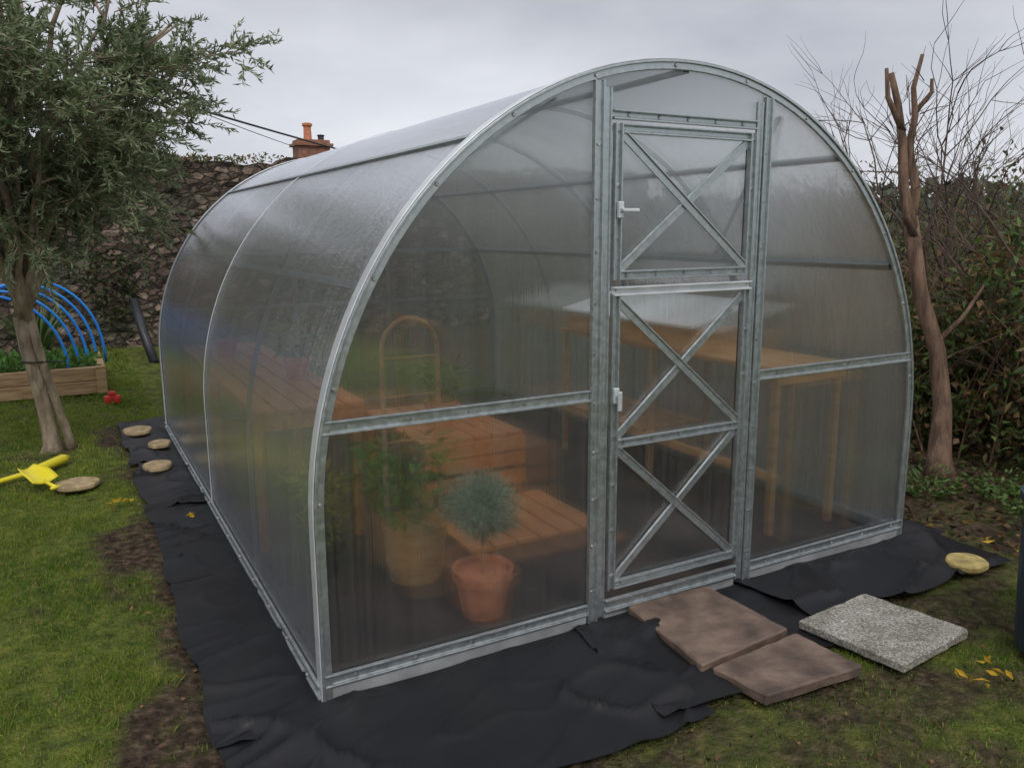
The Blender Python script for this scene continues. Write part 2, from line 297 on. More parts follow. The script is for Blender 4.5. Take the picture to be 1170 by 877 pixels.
n=9000; x=rng.uniform(-1.0,4.5,n); y=rng.uniform(-1.6,4.5,n); k=(rng.random(n)<dirt(x,y))&~((x>-.34)&(x<3.1)&(y>-.6)&(y<4.6)); x=x[k]; y=y[k]; n=len(x)
D=rng.normal(size=(n,3)); D/=np.linalg.norm(D,axis=1)[:,None]
leaves('soil_crumbs',np.stack([x,y,gz(x,y)+.002],1),D,rng.uniform(.006,.022,n),rng.uniform(.005,.016,n),drym,None,np.array([.075,.05,.032])*rng.uniform(.3,1.9,(n,1)),fold=.5)
# ------------------------------------------------------------------ greenhouse
W_,Ln,T,C=3.0,4.42,2.176,.6195
gh=empty('polycarbonate_greenhouse')
def arch(x):
    k=max(0,1-abs((x-1.5)/1.5)**2); return C+(T-C)*math.sqrt(k)
path=[(0,0.0),(0,.2),(0,.42)]
for i in range(0,65):
    a=math.pi-math.pi*i/64; path.append((1.5+1.5*math.cos(a),C+(T-C)*math.sin(a)))
path+=[(3,.42),(3,.2),(3,0.0)]
def nrm2(i):
    p=path[max(i-1,0)];q=path[min(i+1,len(path)-1)]; dx,dz=q[0]-p[0],q[1]-p[1]; l=math.hypot(dx,dz); return (-dz/l,dx/l)
def sweep(mb,o0,o1,y0,y1):
    n=len(path); vs=[];fs=[]
    for i,(x,z) in enumerate(path):
        a,c=nrm2(i)
        for oo,yy in ((o0,y0),(o1,y0),(o1,y1),(o0,y1)): vs.append((x+a*oo,yy,max(z+c*oo,0.0)))
    for i in range(n-1):
        for k in range(4): fs.append((i*4+k,i*4+(k+1)%4,(i+1)*4+(k+1)%4,(i+1)*4+k))
    fs+=[(0,1,2,3),tuple(range(4*n-4,4*n))[::-1]]
    mb.add(vs,fs)
def sweepsheet(mb,off,y0,y1):
    n=len(path); vs=[]
    for i,(x,z) in enumerate(path):
        a,c=nrm2(i)
        for yy in (y0,y1): vs.append((x+a*off,yy,z+c*off))
    mb.add(vs,[(2*i,2*i+1,2*i+3,2*i+2) for i in range(n-1)])
mb=MB(); sweepsheet(mb,-.004,.004,Ln-.004); mb.obj('roof_and_side_panels',polyr,gh,smooth=True,recalc=False)
def gable(mb,x0,x1,z0,y0,y1,single=False):
    n=40; xs=[x0+(x1-x0)*(1-math.cos(math.pi*i/n))/2 for i in range(n+1)]
    vs=[];fs=[]
    for x in xs:
        zt=max(arch(x)-.012,z0+.001)
        for yy in (y0,y1): vs+=[(x,yy,z0),(x,yy,zt)]
    for i in range(n):
        a=i*4;b=a+4
        if single: fs.append((a,b,b+1,a+1)); continue
        fs+=[(a,b,b+1,a+1),(a+2,a+3,b+3,b+2),(a+1,b+1,b+3,a+3),(a,a+2,b+2,b)]
    if not single: fs+=[(0,1,3,2),(n*4,n*4+2,n*4+3,n*4+1)]
    mb.add(vs,fs)
mb=MB(); gable(mb,.012,1.10,.03,.004,.012); gable(mb,1.90,2.988,.03,.004,.012); gable(mb,1.10+.003,1.90-.003,1.975,.004,.012)
mb.obj('front_panels',polyf,gh)
mb=MB(); gable(mb,.012,2.988,.03,Ln-.012,Ln-.006,True); mb.obj('back_panel',polyb,gh,recalc=False)
mb=MB(); sweep(mb,.001,.006,-.016,.035); sweep(mb,.001,.007,Ln-.05,Ln+.012)
mb.obj('arch_edge_trim',alu,gh,bevel=.002)
mb=MB(); sweep(mb,.0,.003,2.192,2.208)
mb.obj('panel_seam_strap',alu,gh)
mb=MB(); sweep(mb,-.034,.0,-.013,.0); sweep(mb,-.010,.0,-.02,-.0135)
sweep(mb,-.04,.0,Ln,Ln+.012)
mb.obj('arch_rims',steel,gh,bevel=.002)
mb=MB()
for y in (1.1,2.2,3.3): sweep(mb,-.030,-.010,y-.007,y+.007)
for (px,pz,nx_,nz_) in [(.212,1.385,.85,-.5),(2.788,1.385,-.85,-.5),(.60,1.87,.5,-.85),(2.40,1.87,-.5,-.85),(1.5,2.155,0,-1)]:
    mb.bar((px,.013,pz),(px,Ln-.015,pz),.028,.018,(nx_,0,nz_))
mb.bar((.95,.06,2.02),(.30,1.1,1.42),.022,.01,(0.3,0,-1)); mb.bar((2.05,.06,2.02),(2.70,1.1,1.42),.022,.01,(-.3,0,-1))
for x in (1.085,1.915): mb.bar((x,Ln-.02,.03),(x,Ln-.02,arch(x)-.03),.04,.02,(0,-1,0))
for z in (.944,1.39):
    h_=1.5*(1-math.sqrt(1-((z-C)/(T-C))**2))+.03; mb.bar((h_,Ln-.02,z),(3-h_,Ln-.02,z),.03,.014,(0,-1,0))
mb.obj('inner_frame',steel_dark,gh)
mb=MB()
for x,s in ((-.001,-1),(3.001,1)): mb.chan((x,.0,.035),(x,Ln,.035),.05,.012,(s,0,0))
mb.chan((0,Ln+.013,.035),(3,Ln+.013,.035),.05,.012,(0,1,0))
mb.obj('base_rails',steel,gh)
F=-.0015; nF=(0,-1,0)
mb=MB()
mb.chan((.04,F,.944),(1.064,F,.944),.044,.016,nF); mb.chan((1.936,F,.944),(2.96,F,.944),.044,.016,nF)
mb.chan((.005,F,.078),(1.064,F,.078),.044,.016,nF); mb.chan((1.936,F,.078),(2.995,F,.078),.044,.016,nF)
mb.obj('front_rails',steel,gh,bevel=.001)
mb=MB()
for x,s in ((1.104,1),(1.896,-1)):
    zt=arch(x)-.045
    mb.chan((x-s*.018,F,.0),(x-s*.018,F,zt),.042,.020,nF)
    mb.chan((x+s*.024,F,.03),(x+s*.024,F,zt-.02),.034,.012,nF)
mb.chan((1.148,F,1.965),(1.852,F,1.965),.034,.022,nF)
mb.chan((1.148,F,.075),(1.852,F,.075),.05,.022,nF)
mb.obj('door_posts_and_header',steel,gh,bevel=.001)
mb=MB()
mb.box((.02,.0,0),(1.06,-.012,.052)); mb.box((1.94,.0,0),(2.98,-.012,.052)); mb.box((1.15,.0,0),(1.85,-.01,.045))
mb.obj('base_board',greyboard,gh,bevel=.0015)
def leaf(z0,z1,x0,x1,xs,name,toplight=False):
    y=-.006; d=empty(name) ; d.parent=gh
    mb=MB(); w=.034
    mb.chan((x0+w/2,y,z0),(x0+w/2,y,z1),w,.022,nF); mb.chan((x1-w/2,y,z0),(x1-w/2,y,z1),w,.022,nF)
    mb.chan((x0+w,y,z0+w/2),(x1-w,y,z0+w/2),w,.022,nF)
    if not toplight: mb.chan((x0+w,y,z1-w/2),(x1-w,y,z1-w/2),w,.022,nF)
    for za,zb in xs:
        mb.bar((x0+w,y-.001,za),(x1-w,y-.001,zb),.034,.006,nF)
        mb.prof((x0+w,y-.007,za),(x1-w,y-.007,zb),nF,[(-.017,0),(-.011,0),(-.011,.006),(-.017,.006)])
        mb.bar((x0+w,y-.0085,zb),(x1-w,y-.0085,za),.034,.006,nF)
        mb.prof((x0+w,y-.0145,zb),(x1-w,y-.0145,za),nF,[(-.017,0),(-.011,0),(-.011,.006),(-.017,.006)])
    if len(xs)>1:
        zm=(xs[0][1]+xs[1][0])/2; mb.chan((x0+w,y,zm),(x1-w,y,zm),w,.020,nF)
    mb.obj(name+'_frame',steel,d,bevel=.001)
    if toplight:
        mb=MB(); mb.chan((x0,y-.002,z1+.008),(x1,y-.002,z1+.008),.034,.028,nF); mb.obj(name+'_top_rail',alu,d,bevel=.0015)
    mb=MB(); mb.box((x0+.01,-.003,z0+.01),(x1-.01,.003,z1-.01)); mb.obj(name+'_panel',polyf,d)
    mb=MB()
    for xx in (x0+w+.003,x1-w-.003): mb.box((xx-.0025,-.0055,z0+w),(xx+.0025,-.0035,z1-w))
    mb.obj(name+'_seal',rubber,d)
    return d
du=leaf(1.375,1.935,1.152,1.848,[(1.41,1.90)],'upper_door')
dl=leaf(.145,1.325,1.152,1.848,[(.18,.722),(.765,1.29)],'lower_door',True)
mb=MB()
for x,z in ((1.17,1.63),(1.165,.94)):
    mb.box((x-.012,-.03,z-.030),(x+.012,-.045,z+.030)); mb.box((x-.007,-.045,z-.007),(x+.007,-.058,z+.007))
    if z>1.2: mb.box((x-.009,-.058,z-.008),(x+.065,-.068,z+.005))
    else: mb.box((x-.009,-.058,z-.055),(x+.009,-.068,z+.02))
mb.obj('door_handles',alu,gh,bevel=.003)
mb=MB()
def bolt(x,z,y): mb.tube([(x,y,z),(x,y-.005,z)],[.008,.006],8)
for i in range(4,len(path)-4,5):
    a,c=nrm2(i); bolt(path[i][0]-a*.020,path[i][1]-c*.020,-.013)
for z in np.arange(.15,1.95,.19): bolt(1.086,z,-.008); bolt(1.914,z,-.008)
for z in np.arange(.2,1.95,.19): bolt(1.169,z,-.014); bolt(1.831,z,-.014)
for x in list(np.arange(.12,1.0,.22))+list(np.arange(2.05,2.95,.22)): bolt(x,.944,-.007); bolt(x,.078,-.007)
for x in np.arange(1.22,1.82,.14):
    bolt(x,1.965,-.009); bolt(x,.1625,-.013); bolt(x,1.392,-.013); bolt(x,.743,-.013)
for y in np.arange(.15,Ln,.3): mb.tube([(-.001,y,.035),(-.016,y,.035)],[.008,.006],8)
mb.obj('bolts',boltm,gh)
# ------------------------------------------------------------------ membrane
def sheet(name,poly_x0,poly_x1,y0,y1,zoff,seed,amp=.02,jag=.02,parent=None,rot=0,step=.016):
    nx=max(6,int((poly_x1-poly_x0)/step)); ny=max(6,int((y1-y0)/step))
    u=np.linspace(0,1,nx); v=np.linspace(0,1,ny); U,V=np.meshgrid(u,v)
    X=poly_x0+(poly_x1-poly_x0)*U; Y=y0+(y1-y0)*V
    X=X+(vn(Y,Y*0,3,seed)-.5)*jag*2*np.where(U<.5,1-2*U,2*U-1)
    Y=Y+(vn(X,X*0,2.5,seed+1)-.5)*jag*2.5*np.where(V<.5,1-2*V,2*V-1)
    cx,cy=(poly_x0+poly_x1)/2,(y0+y1)/2; c_,s_=math.cos(rot),math.sin(rot)
    X,Y=cx+(X-cx)*c_-(Y-cy)*s_,cy+(X-cx)*s_+(Y-cy)*c_
    rg=1-np.abs(2*vn(X*.8+Y*.5+vn(X,Y,3,seed)*.3,Y*.9-X*.3,3,seed+2)-1)
    rg2=1-np.abs(2*vn(X*.4-Y*1.0,Y*.25+X*.4+vn(X,Y,4,seed)*.15,8,seed+3)-1)
    Z=zoff+rg**10*amp*1.1+rg2**10*amp*.6+(vn(X,Y,2.5,seed+4))*amp*.7
    near=np.clip(np.maximum(np.abs(X-1.5)-1.5,np.maximum(-Y,Y-4.42))/.1,0,1); Z=zoff*.6+(Z-zoff*.6)*(.25+.75*near)
    mb=MB(); vs=np.stack([X,Y,Z],-1).reshape(-1,3).tolist()
    ii=np.arange(nx*ny).reshape(ny,nx); q=np.stack([ii[:-1,:-1],ii[:-1,1:],ii[1:,1:],ii[1:,:-1]],-1).reshape(-1,4).tolist()
    mb.add(vs,q); return mb.obj(name,sheetm,parent,smooth=True,recalc=False)
wm=empty('weed_membrane')
sheet('membrane_strip',-.34,.03,3.35,4.75,.008,20,parent=wm)
sheet('membrane_strip',-.33,.03,2.3,3.5,.016,26,parent=wm,amp=.025,jag=.04)
sheet('membrane_strip',-.34,.03,1.05,2.42,.008,32,parent=wm,jag=.03)
sheet('membrane_strip',-.36,.03,-.12,1.15,.018,38,parent=wm,jag=.03)
sheet('membrane_strip',-.33,1.1,-.70,.03,.010,44,parent=wm,amp=.028,jag=.04,rot=-.02)
sheet('membrane_strip',.98,1.30,-.72,.02,.022,50,parent=wm,amp=.03,jag=.05,rot=-.12)
sheet('membrane_strip',1.25,2.0,-.60,.02,.006,56,parent=wm,amp=.012)
sheet('membrane_strip',1.85,3.12,-.50,.02,.014,62,parent=wm,amp=.03,jag=.06)
sheet('membrane_strip',3.0,3.25,-.1,4.6,.01,68,parent=wm,amp=.02,step=.04)
# ------------------------------------------------------------------ slabs
def slab(name,c,m,z0,z1,seed):
    b=bmesh.new(); vs=[b.verts.new((x,y,z0)) for x,y in c]; f=b.faces.new(vs)
    e=bmesh.ops.extrude_face_region(b,geom=[f]); bmesh.ops.translate(b,verts=[v for v in e['geom'] if isinstance(v,bmesh.types.BMVert)],vec=(0,0,z1-z0))
    bmesh.ops.recalc_face_normals(b,faces=b.faces)
    bmesh.ops.bevel(b,geom=b.edges[:],offset=.006,segments=1,affect='EDGES')
    bmesh.ops.subdivide_edges(b,edges=[e for e in b.edges if e.calc_length()>.1],cuts=16,use_grid_fill=True)
    for v in b.verts:
        n=mn.noise_vector(v.co*14+Vector((seed,0,0))); v.co+=n*.004+mn.noise_vector(v.co*40)*.002
    me=bpy.data.meshes.new(name); b.to_mesh(me); b.free(); me.materials.append(m); link(bpy.data.objects.new(name,me))
slab('paving_slab',[(1.25,-.03),(1.66,-.04),(1.665,-.485),(1.20,-.525)],slabr,.020,.062,1)
slab('paving_slab',[(1.225,-.545),(1.675,-.515),(1.69,-.80),(1.26,-.765)],slabr,.016,.058,5)
slab('paving_slab',[(1.765,-.445),(2.195,-.415),(2.275,-.82),(1.83,-.865)],slabg,.016,.054,9)
# ------------------------------------------------------------------ log slices
def slice_(x,y,r,z,top=(.36,.27,.15)):
    mm=mat('cut_wood',tuple(c*.7 for c in top),tuple(c*1.3 for c in top),20,.7,0,.3,.003)
    mb=MB(); mb.lathe((x,y,z),[(r*.95,0),(r,.008),(r*.99,.026),(r*.92,.033),(r*.2,.035)],26); o=mb.obj('log_slice',mm,smooth=False)
    for v in o.data.vertices:
        a=math.atan2(v.co.y-y,v.co.x-x); k=1+.06*math.sin(2*a+x*7)+.03*math.sin(5*a)
        v.co.x=x+(v.co.x-x)*k; v.co.y=y+(v.co.y-y)*k
slice_(-.665,3.08,.12,.0); slice_(-.193,3.15,.095,.03); slice_(-.225,4.27,.11,.03); slice_(2.90,-.42,.092,.022,(.40,.31,.11)); slice_(-.12,3.75,.08,.03)
# ------------------------------------------------------------------ toys
t=empty('toy_bat')
mb=MB(); mb.tube([(-1.18,3.32,.02),(-1.08,3.38,.022),(-.98,3.44,.025),(-.86,3.56,.03),(-.74,3.70,.035),(-.71,3.73,.035)],[.016,.016,.018,.03,.034,.02],12); mb.obj('bat_body',yellowp,t,smooth=True)
t=empty('toy_shovel')
vs=[];fs=[]
for j in range(9):
    v_=j/8
    for i in range(9):
        u_2=i/8*2-1; wd=.085*(1-.55*max(0,v_-.5)**1.2*1.6) ; vs.append((u_2*wd,v_*.2,.02+.025*u_2*u_2+.015*math.sin(v_*3)))
for j in range(8):
    for i in range(8): a_=j*9+i; fs.append((a_,a_+1,a_+10,a_+9))
R=Matrix.Translation((-.84,3.12,.02))@Matrix.Rotation(.6,4,'Z')@Matrix.Rotation(.3,4,'X')
mb=MB(); mb.add([R@Vector(v) for v in vs],fs)
o=mb.obj('blade',yellowp,t,smooth=True); md=o.modifiers.new('s','SOLIDIFY'); md.thickness=.005
mb=MB(); mb.tube([R@Vector(p) for p in [(0,0.01,.03),(0,-.06,.035),(0,-.1,.04)]],.012,10); mb.tube([R@Vector(p) for p in [(-.035,-.1,.04),(.035,-.1,.04)]],.01,10); mb.obj('handle',yellowp,t,smooth=True)
mb=MB(); mb.box((-.39,5.72,.03),(-.25,5.8,.07)); mb.tube([(-.36,5.71,.03),(-.36,5.81,.03)],.03,12); mb.tube([(-.28,5.71,.03),(-.28,5.81,.03)],.03,12); mb.box((-.35,5.73,.07),(-.29,5.79,.11)); mb.obj('toy_car',redp,bevel=.008)
# ------------------------------------------------------------------ olive tree
def limb(p,q,sag,n=7,wob=.04):
    p=Vector(p);q=Vector(q); out=[]
    for i in range(n):
        t=i/(n-1); a=p.lerp(q,t)+Vector((0,0,1))*sag*math.sin(math.pi*t)
        if 0<i<n-1: a+=Vector((random.gauss(0,wob),random.gauss(0,wob),random.gauss(0,wob*.6)))
        out.append(a)
    return out
def olive(base):
    T_=empty('olive_tree'); mb=MB(); bx,by=base
    mb.tube([(bx-.01,by,-.05),(bx-.0,by,.03),(bx-.02,by+.01,.25),(bx-.05,by,.5),(bx-.09,by,.75),(bx-.10,by,.98)],[.10,.062,.050,.048,.048,.055],12)
    mb.tube([(bx+.12,by+.03,-.05),(bx+.11,by+.02,.05),(bx+.065,by+.01,.28),(bx+.01,by-.01,.55),(bx-.03,by-.02,.8),(bx-.06,by,1.0)],[.05,.034,.030,.030,.034,.04],10)
    fork=Vector((bx-.09,by,.96)); limbs=[]
    cz=2.62
    tgt=[(.95,-.1,.15),(.6,-.5,.75),(-.2,-.8,.5),(-.9,-.3,.3),(-.8,.5,.5),(.1,.7,.8),(.7,.5,.5),(0,0,.95),(.3,-.75,-.05),(-.5,-.5,.85),(1.0,.2,.6),(-.9,0,-.2),(.55,-.2,-.35),(-.4,.3,.9),(-.3,-.85,-.15),(.9,-.35,.45),(-.6,-.6,-.45),(.35,.1,-.45),(-.1,-.5,.1),(-.35,.1,-.35),(.1,-.6,.95),(.4,0,1.0),(-.3,-.2,1.0)]
    for i,tg in enumerate(tgt):
        e_=Vector((bx+tg[0]*1.10,by+tg[1]*1.1,cz-.05+tg[2]*.85)); mid=fork.lerp(e_,.4)+Vector((-tg[0]*.12,-tg[1]*.12,.1))
        pts=limb(fork+Vector((random.gauss(0,.02),random.gauss(0,.02),0)),mid,.0,5,.02)+limb(mid,e_,.05,6,.04)[1:]
        r0_=.034 if i%3==0 else .022
        r=[r0_*(1-k/len(pts))**.9+.005 for k in range(len(pts))]; mb.tube(pts,r,7); limbs.append(pts)
        for _ in range(4):
            s=pts[random.randint(4,8)]; q=s+Vector((random.gauss(tg[0]*.3,.32),random.gauss(tg[1]*.3,.32),random.uniform(-.25,.4))); sp=limb(s,q,.03,5,.03); mb.tube(sp,[.010,.008,.007,.005,.003],5); limbs.append(sp)
    P=[];D=[];tm=MB()
    for k in range(2700):
        l=random.choice(limbs); i=random.randint(int(len(l)*.5),len(l)-1); s=l[i]+Vector((random.gauss(0,.05),random.gauss(0,.05),random.gauss(0,.05)))
        o_=(s-Vector((bx,by,cz-.3))); o_.normalize()
        d=(o_*.6+Vector((random.gauss(0,.6),random.gauss(0,.6),random.gauss(.1,.5)))).normalized(); ln=random.uniform(.14,.42)
        droop=random.uniform(-.14,.03); pp=[s+d*ln*t+Vector((0,0,droop*t*t)) for t in (0,.35,.7,1)]
        tm.tube(pp,[.004,.003,.0022,.0012],4,cap=False)
        nl=int(ln*105)
        for j in range(nl):
            t=.12+.88*j/nl; c=pp[0].lerp(pp[3],t)+Vector((0,0,-droop*t*(1-t)))
            dd=(d*.8+Vector((random.gauss(0,.6),random.gauss(0,.6),random.gauss(.05,.5)))).normalized(); P.append(c);D.append(dd)
    mb.obj('trunk_and_limbs',bark,T_,smooth=True); tm.obj('twigs',bark,T_,recalc=False)
    P=np.array([tuple(p) for p in P]);D=np.array([tuple(p) for p in D]); n=len(P)
    t_=np.clip(rng.random(n)*.7+vn(P[:,0]+P[:,2],P[:,1]+P[:,2],4,30)*.5-.1,0,1)[:,None]
    c=np.array([.08,.12,.045])*(1-t_)+np.array([.30,.36,.20])*t_
    leaves('leaves',P,D,rng.uniform(.04,.075,n),rng.uniform(.011,.017,n),olivel,T_,c)
    mb=MB(); mb.tube([(bx-.14,by-.02,.66),(bx-.05,by-.075,.655),(bx+.04,by-.02,.65),(bx-.05,by+.06,.655),(bx-.14,by-.02,.66)],.008,6)
    mb.tube([(bx+.04,by-.02,.65),(bx+.13,by,.64)],.006,6); mb.obj('tree_tie',rubber,T_)
olive((-.80,4.18))
# ------------------------------------------------------------------ raised bed and hoops
rb=empty('raised_garden_bed')
mb=MB()
bx0,bx1,by0,by1=-2.6,-.33,6.35,7.55
for z in (0.0,.133):
    mb.box((bx0,by0,z),(bx1,by0+.08,z+.128)); mb.box((bx0,by1-.08,z),(bx1,by1,z+.128)); mb.box((bx1-.08,by0+.083,z),(bx1,by1-.083,z+.128)); mb.box((bx0,by0+.083,z),(bx0+.08,by1-.083,z+.128))
mb.box((bx1-.09,by0-.03,0),(bx1,by0-.003,.27))
mb.obj('bed_boards',bedwood,rb,bevel=.006)
soil=mat('soil',(.025,.017,.012),(.07,.05,.035),20,.95,0,1,.03)
mb=MB(); mb.box((bx0+.08,by0+.08,0),(bx1-.08,by1-.08,.22)); mb.obj('bed_soil',soil,rb)
n=1500; P=np.stack([rng.uniform(bx0+.1,bx1-.1,n),rng.uniform(by0+.1,by1-.1,n),np.full(n,.22)],1); D=rng.normal(size=(n,3)); D[:,2]=np.abs(D[:,2])+.5; D/=np.linalg.norm(D,axis=1)[:,None]
P+=D*rng.uniform(0,.1,n)[:,None]
cc=np.array([.08,.17,.035])*rng.uniform(.6,1.6,(n,1)); leaves('bed_plants',P,D,.09,.05,greenl,rb,cc)
hp=empty('cloche_hoops')
for i in range(5):
    mb=MB(); y_=7.45-.24*i
    cx_=-.94-.09*i
    pts=[(cx_-.66*math.cos(math.pi*k/24),y_,.15+(.92-.02*i)*math.sin(math.pi*k/24)**.85) for k in range(25)]
    mb.tube(pts,.014,8); mb.obj('hoop',bluep,hp,smooth=True)
mb=MB(); mb.tube([(-1.30,6.49,1.02),(-.94,7.45,1.075)],.011,8); mb.obj('ridge_pipe',bluep,hp)
def strappy(name,c,n,h,wd,col):
    p=empty(name); mb=MB()
    for k in range(n):
        a=random.uniform(0,6.28); l=h*random.uniform(.6,1); out_=random.uniform(.15,.7)
        pts=[Vector((c[0]+math.cos(a)*out_*l*t**1.3,c[1]+math.sin(a)*out_*l*t**1.3,c[2]+l*(t-.45*out_*t**2.5))) for t in np.linspace(0,1,6)]
        s=Vector((-math.sin(a),math.cos(a),0)); vs=[];fs=[]
        for i,q in enumerate(pts):
            w_=wd*(1-(i/5)**2)+.002; vs+=[q-s*w_/2,q+s*w_/2]
        for i in range(5): fs.append((2*i,2*i+1,2*i+3,2*i+2))
        mb.add(vs,fs)
    mb.obj('blades',mat(name+'_green',col,tuple(x*1.8 for x in col),10,.5,0,0),p,recalc=False)
strappy('flax_plant',(-.95,8.3,0),110,1.0,.035,(.06,.11,.03))
strappy('flax_plant',(-2.2,8.6,0),70,.9,.035,(.05,.08,.03))
mb=MB(); mb.tube([(.27,8.1,0),(.20,8.5,.35),(.15,8.75,.72)],.055,14); mb.obj('black_drainpipe',blackp,smooth=True)
# ------------------------------------------------------------------ stone wall
def wall():
    b=MB(); x0,x1=-9.,9.; st=.07; yb=9.65
    nx=int((x1-x0)/st); nz=36; vs=[]
    for side,off in ((0,0),(1,.45)):
        for j in range(nz+1):
            for i in range(nx+1):
                x=x0+(x1-x0)*i/nx; ht=2.40+.14*float(vn(x,0,1.3,40))+.12*float(vn(x,0,5,41)); z=ht*j/nz
                d=mn.noise(Vector((x*4,z*7,side*5)))*.06+mn.noise(Vector((x*11,z*15,side)))*.04
                vs.append((x,yb+off+(d if not side else -d)+.03*(j/nz),z))
    fs=[];S_=(nx+1)*(nz+1)
    for j in range(nz):
        for i in range(nx):
            a=j*(nx+1)+i; fs.append((a,a+1,a+nx+2,a+nx+1)); fs.append((S_+a,S_+a+nx+1,S_+a+nx+2,S_+a+1))
    t0=nz*(nx+1)
    for i in range(nx): fs.append((t0+i,t0+i+1,S_+t0+i+1,S_+t0+i))
    b.add(vs,fs); return b.obj('stone_wall',stonem,recalc=False)
wo=wall()
n=9000; x=rng.uniform(-9,9,n); den=vn(x,x*0,1.2,44); k=rng.random(n)<den**1.5*1.4; x=x[k]; n=len(x)
z=2.42+.10*vn(x,x*0,1.3,40)+rng.random(n)*.18*vn(x,x*0,2.5,45)+.02; P=np.stack([x,rng.uniform(9.6,10.1,n),z],1); D=rng.normal(size=(n,3)); D[:,2]=np.abs(D[:,2]); D/=np.linalg.norm(D,axis=1)[:,None]
c=np.where(rng.random((n,1))<.55,np.array([[.09,.12,.035]]),np.array([[.20,.12,.055]]))*rng.uniform(.5,1.5,(n,1)); leaves('wall_top_weeds',P,D,rng.uniform(.04,.1,n),.03,greenl,col=c)
n=12000; x=rng.uniform(-5,5,n); z=2.35*rng.random(n); k=(vn(x,z,1.1,46)>.78); x=x[k]; z=z[k]; n=len(x)
P=np.stack([x,rng.uniform(9.5,9.66,n),z],1); D=rng.normal(size=(n,3)); D[:,1]-=.5; D[:,2]-=.6; D/=np.linalg.norm(D,axis=1)[:,None]
leaves('wall_ivy',P,D,.08,.05,greenl,col=np.array([.06,.08,.03])*rng.uniform(.5,1.6,(n,1)))
# ------------------------------------------------------------------ house with chimney behind
h=empty('slate_roof_house')
brick=mat('brick',(.20,.09,.06),(.34,.16,.10),6,.85,0,.5,.02)
slate=mat('slate',(.06,.065,.075),(.12,.125,.14),4,.6,0,.4,.02)
render_=mat('render_wall',(.40,.38,.34),(.5,.48,.44),3,.9)
hx,hy=6.35,22.4
mb=MB(); mb.box((hx-4.5,hy-2.5,0),(hx+4.5,hy+2.5,2.0)); mb.obj('house_walls',render_,h)
mb=MB(); v_=[(hx-4.7,hy-2.8,1.9),(hx+4.7,hy-2.8,1.9),(hx+4.7,hy,3.25),(hx-4.7,hy,3.25),(hx-4.7,hy+2.8,1.9),(hx+4.7,hy+2.8,1.9)]
mb.add(v_,[(0,1,2,3),(3,2,5,4),(0,3,4),(1,5,2),(0,4,5,1)]); mb.obj('roof',slate,h)
mb=MB(); 
for i in (-3,-1,2.4): mb.box((hx+i-.45,hy-2.53,.8),(hx+i+.45,hy-2.49,1.7))
mb.obj('windows',blackp,h)
mb=MB(); mb.box((hx-.5,hy-.35,2.6),(hx+.45,hy+.35,4.05)); mb.box((hx-.58,hy-.43,4.05),(hx+.53,hy+.43,4.14)); mb.box((hx-.5,hy-.35,4.14),(hx+.45,hy+.35,4.24)); mb.obj('chimney_stack',brick,h,bevel=.01)
mb=MB(); mb.lathe((hx-.12,hy,4.24),[(.13,0),(.12,.1),(.11,.38),(.15,.42),(.15,.48),(.1,.5)],14); mb.obj('chimney_pot',terra,h)
mb=MB(); mb.lathe((hx+.28,hy,4.24),[(.1,0),(.09,.12),(.12,.16),(.08,.18)],12); mb.obj('chimney_cap',blackp,h)
def cable(name,a,b,sag,r):
    a=Vector(a);b=Vector(b); mb=MB(); pts=[a.lerp(b,t)-Vector((0,0,sag*4*t*(1-t))) for t in np.linspace(0,1,24)]; mb.tube(pts,r,5); mb.obj(name,blackp)
A_=Vector((2.2,13.9,3.95)); B_=Vector((6.2,17.5,3.60)); cable('overhead_cable',A_+(A_-B_)*2.5,B_+(B_-A_)*1.2,.25,.022)
A_=Vector((2.9,14.2,3.55)); B_=Vector((5.9,20,3.6)); cable('overhead_cable',A_+(A_-B_)*2,B_,.1,.008)
# ------------------------------------------------------------------ pollarded tree
pt=empty('pollarded_tree'); mb=MB()
mb.tube([(4.12,.50,-.05),(4.16,.55,.12),(4.22,.6,.45),(4.20,.66,.8),(4.10,.74,1.15),(4.08,.80,1.45),(4.10,.86,1.62)],[.11,.072,.055,.050,.046,.046,.050],12)
mb.tube([(4.10,.82,1.5),(4.02,.86,1.8),(4.05,.92,2.1),(4.02,.95,2.32),(3.96,.97,2.5)],[.042,.032,.027,.022,.017],9)
mb.tube([(4.10,.86,1.55),(4.17,.88,1.8),(4.12,.92,2.05),(4.17,.93,2.25),(4.13,.93,2.42),(4.19,.93,2.62)],[.038,.030,.026,.02,.016,.012],9)
mb.tube([(4.05,.92,2.15),(3.92,.95,2.35),(3.90,.96,2.52)],[.022,.015,.011],8)
mb.tube([(4.16,.93,2.27),(4.27,.9,2.40),(4.26,.9,2.48)],[.018,.013,.010],8)
mb.tube([(4.08,.8,1.5),(3.98,.8,1.64),(3.95,.8,1.78)],[.028,.018,.012],8)
mb.tube([(4.20,.66,.85),(4.34,.6,1.0),(4.45,.55,1.2)],[.022,.014,.008],7)
o=mb.obj('trunk',barkd,pt,smooth=True)
mb=MB()
for k in range(34):
    s=Vector((4.08+random.gauss(0,.05),.87,random.uniform(1.2,2.5))); d=Vector((random.gauss(0,.6),random.gauss(0,.3),random.uniform(.1,.9))).normalized()*random.uniform(.06,.22); mb.tube([s,s+d*.5+Vector((0,0,.01)),s+d],[.004,.003,.0015],4)
mb.obj('shoots',twigm,pt)
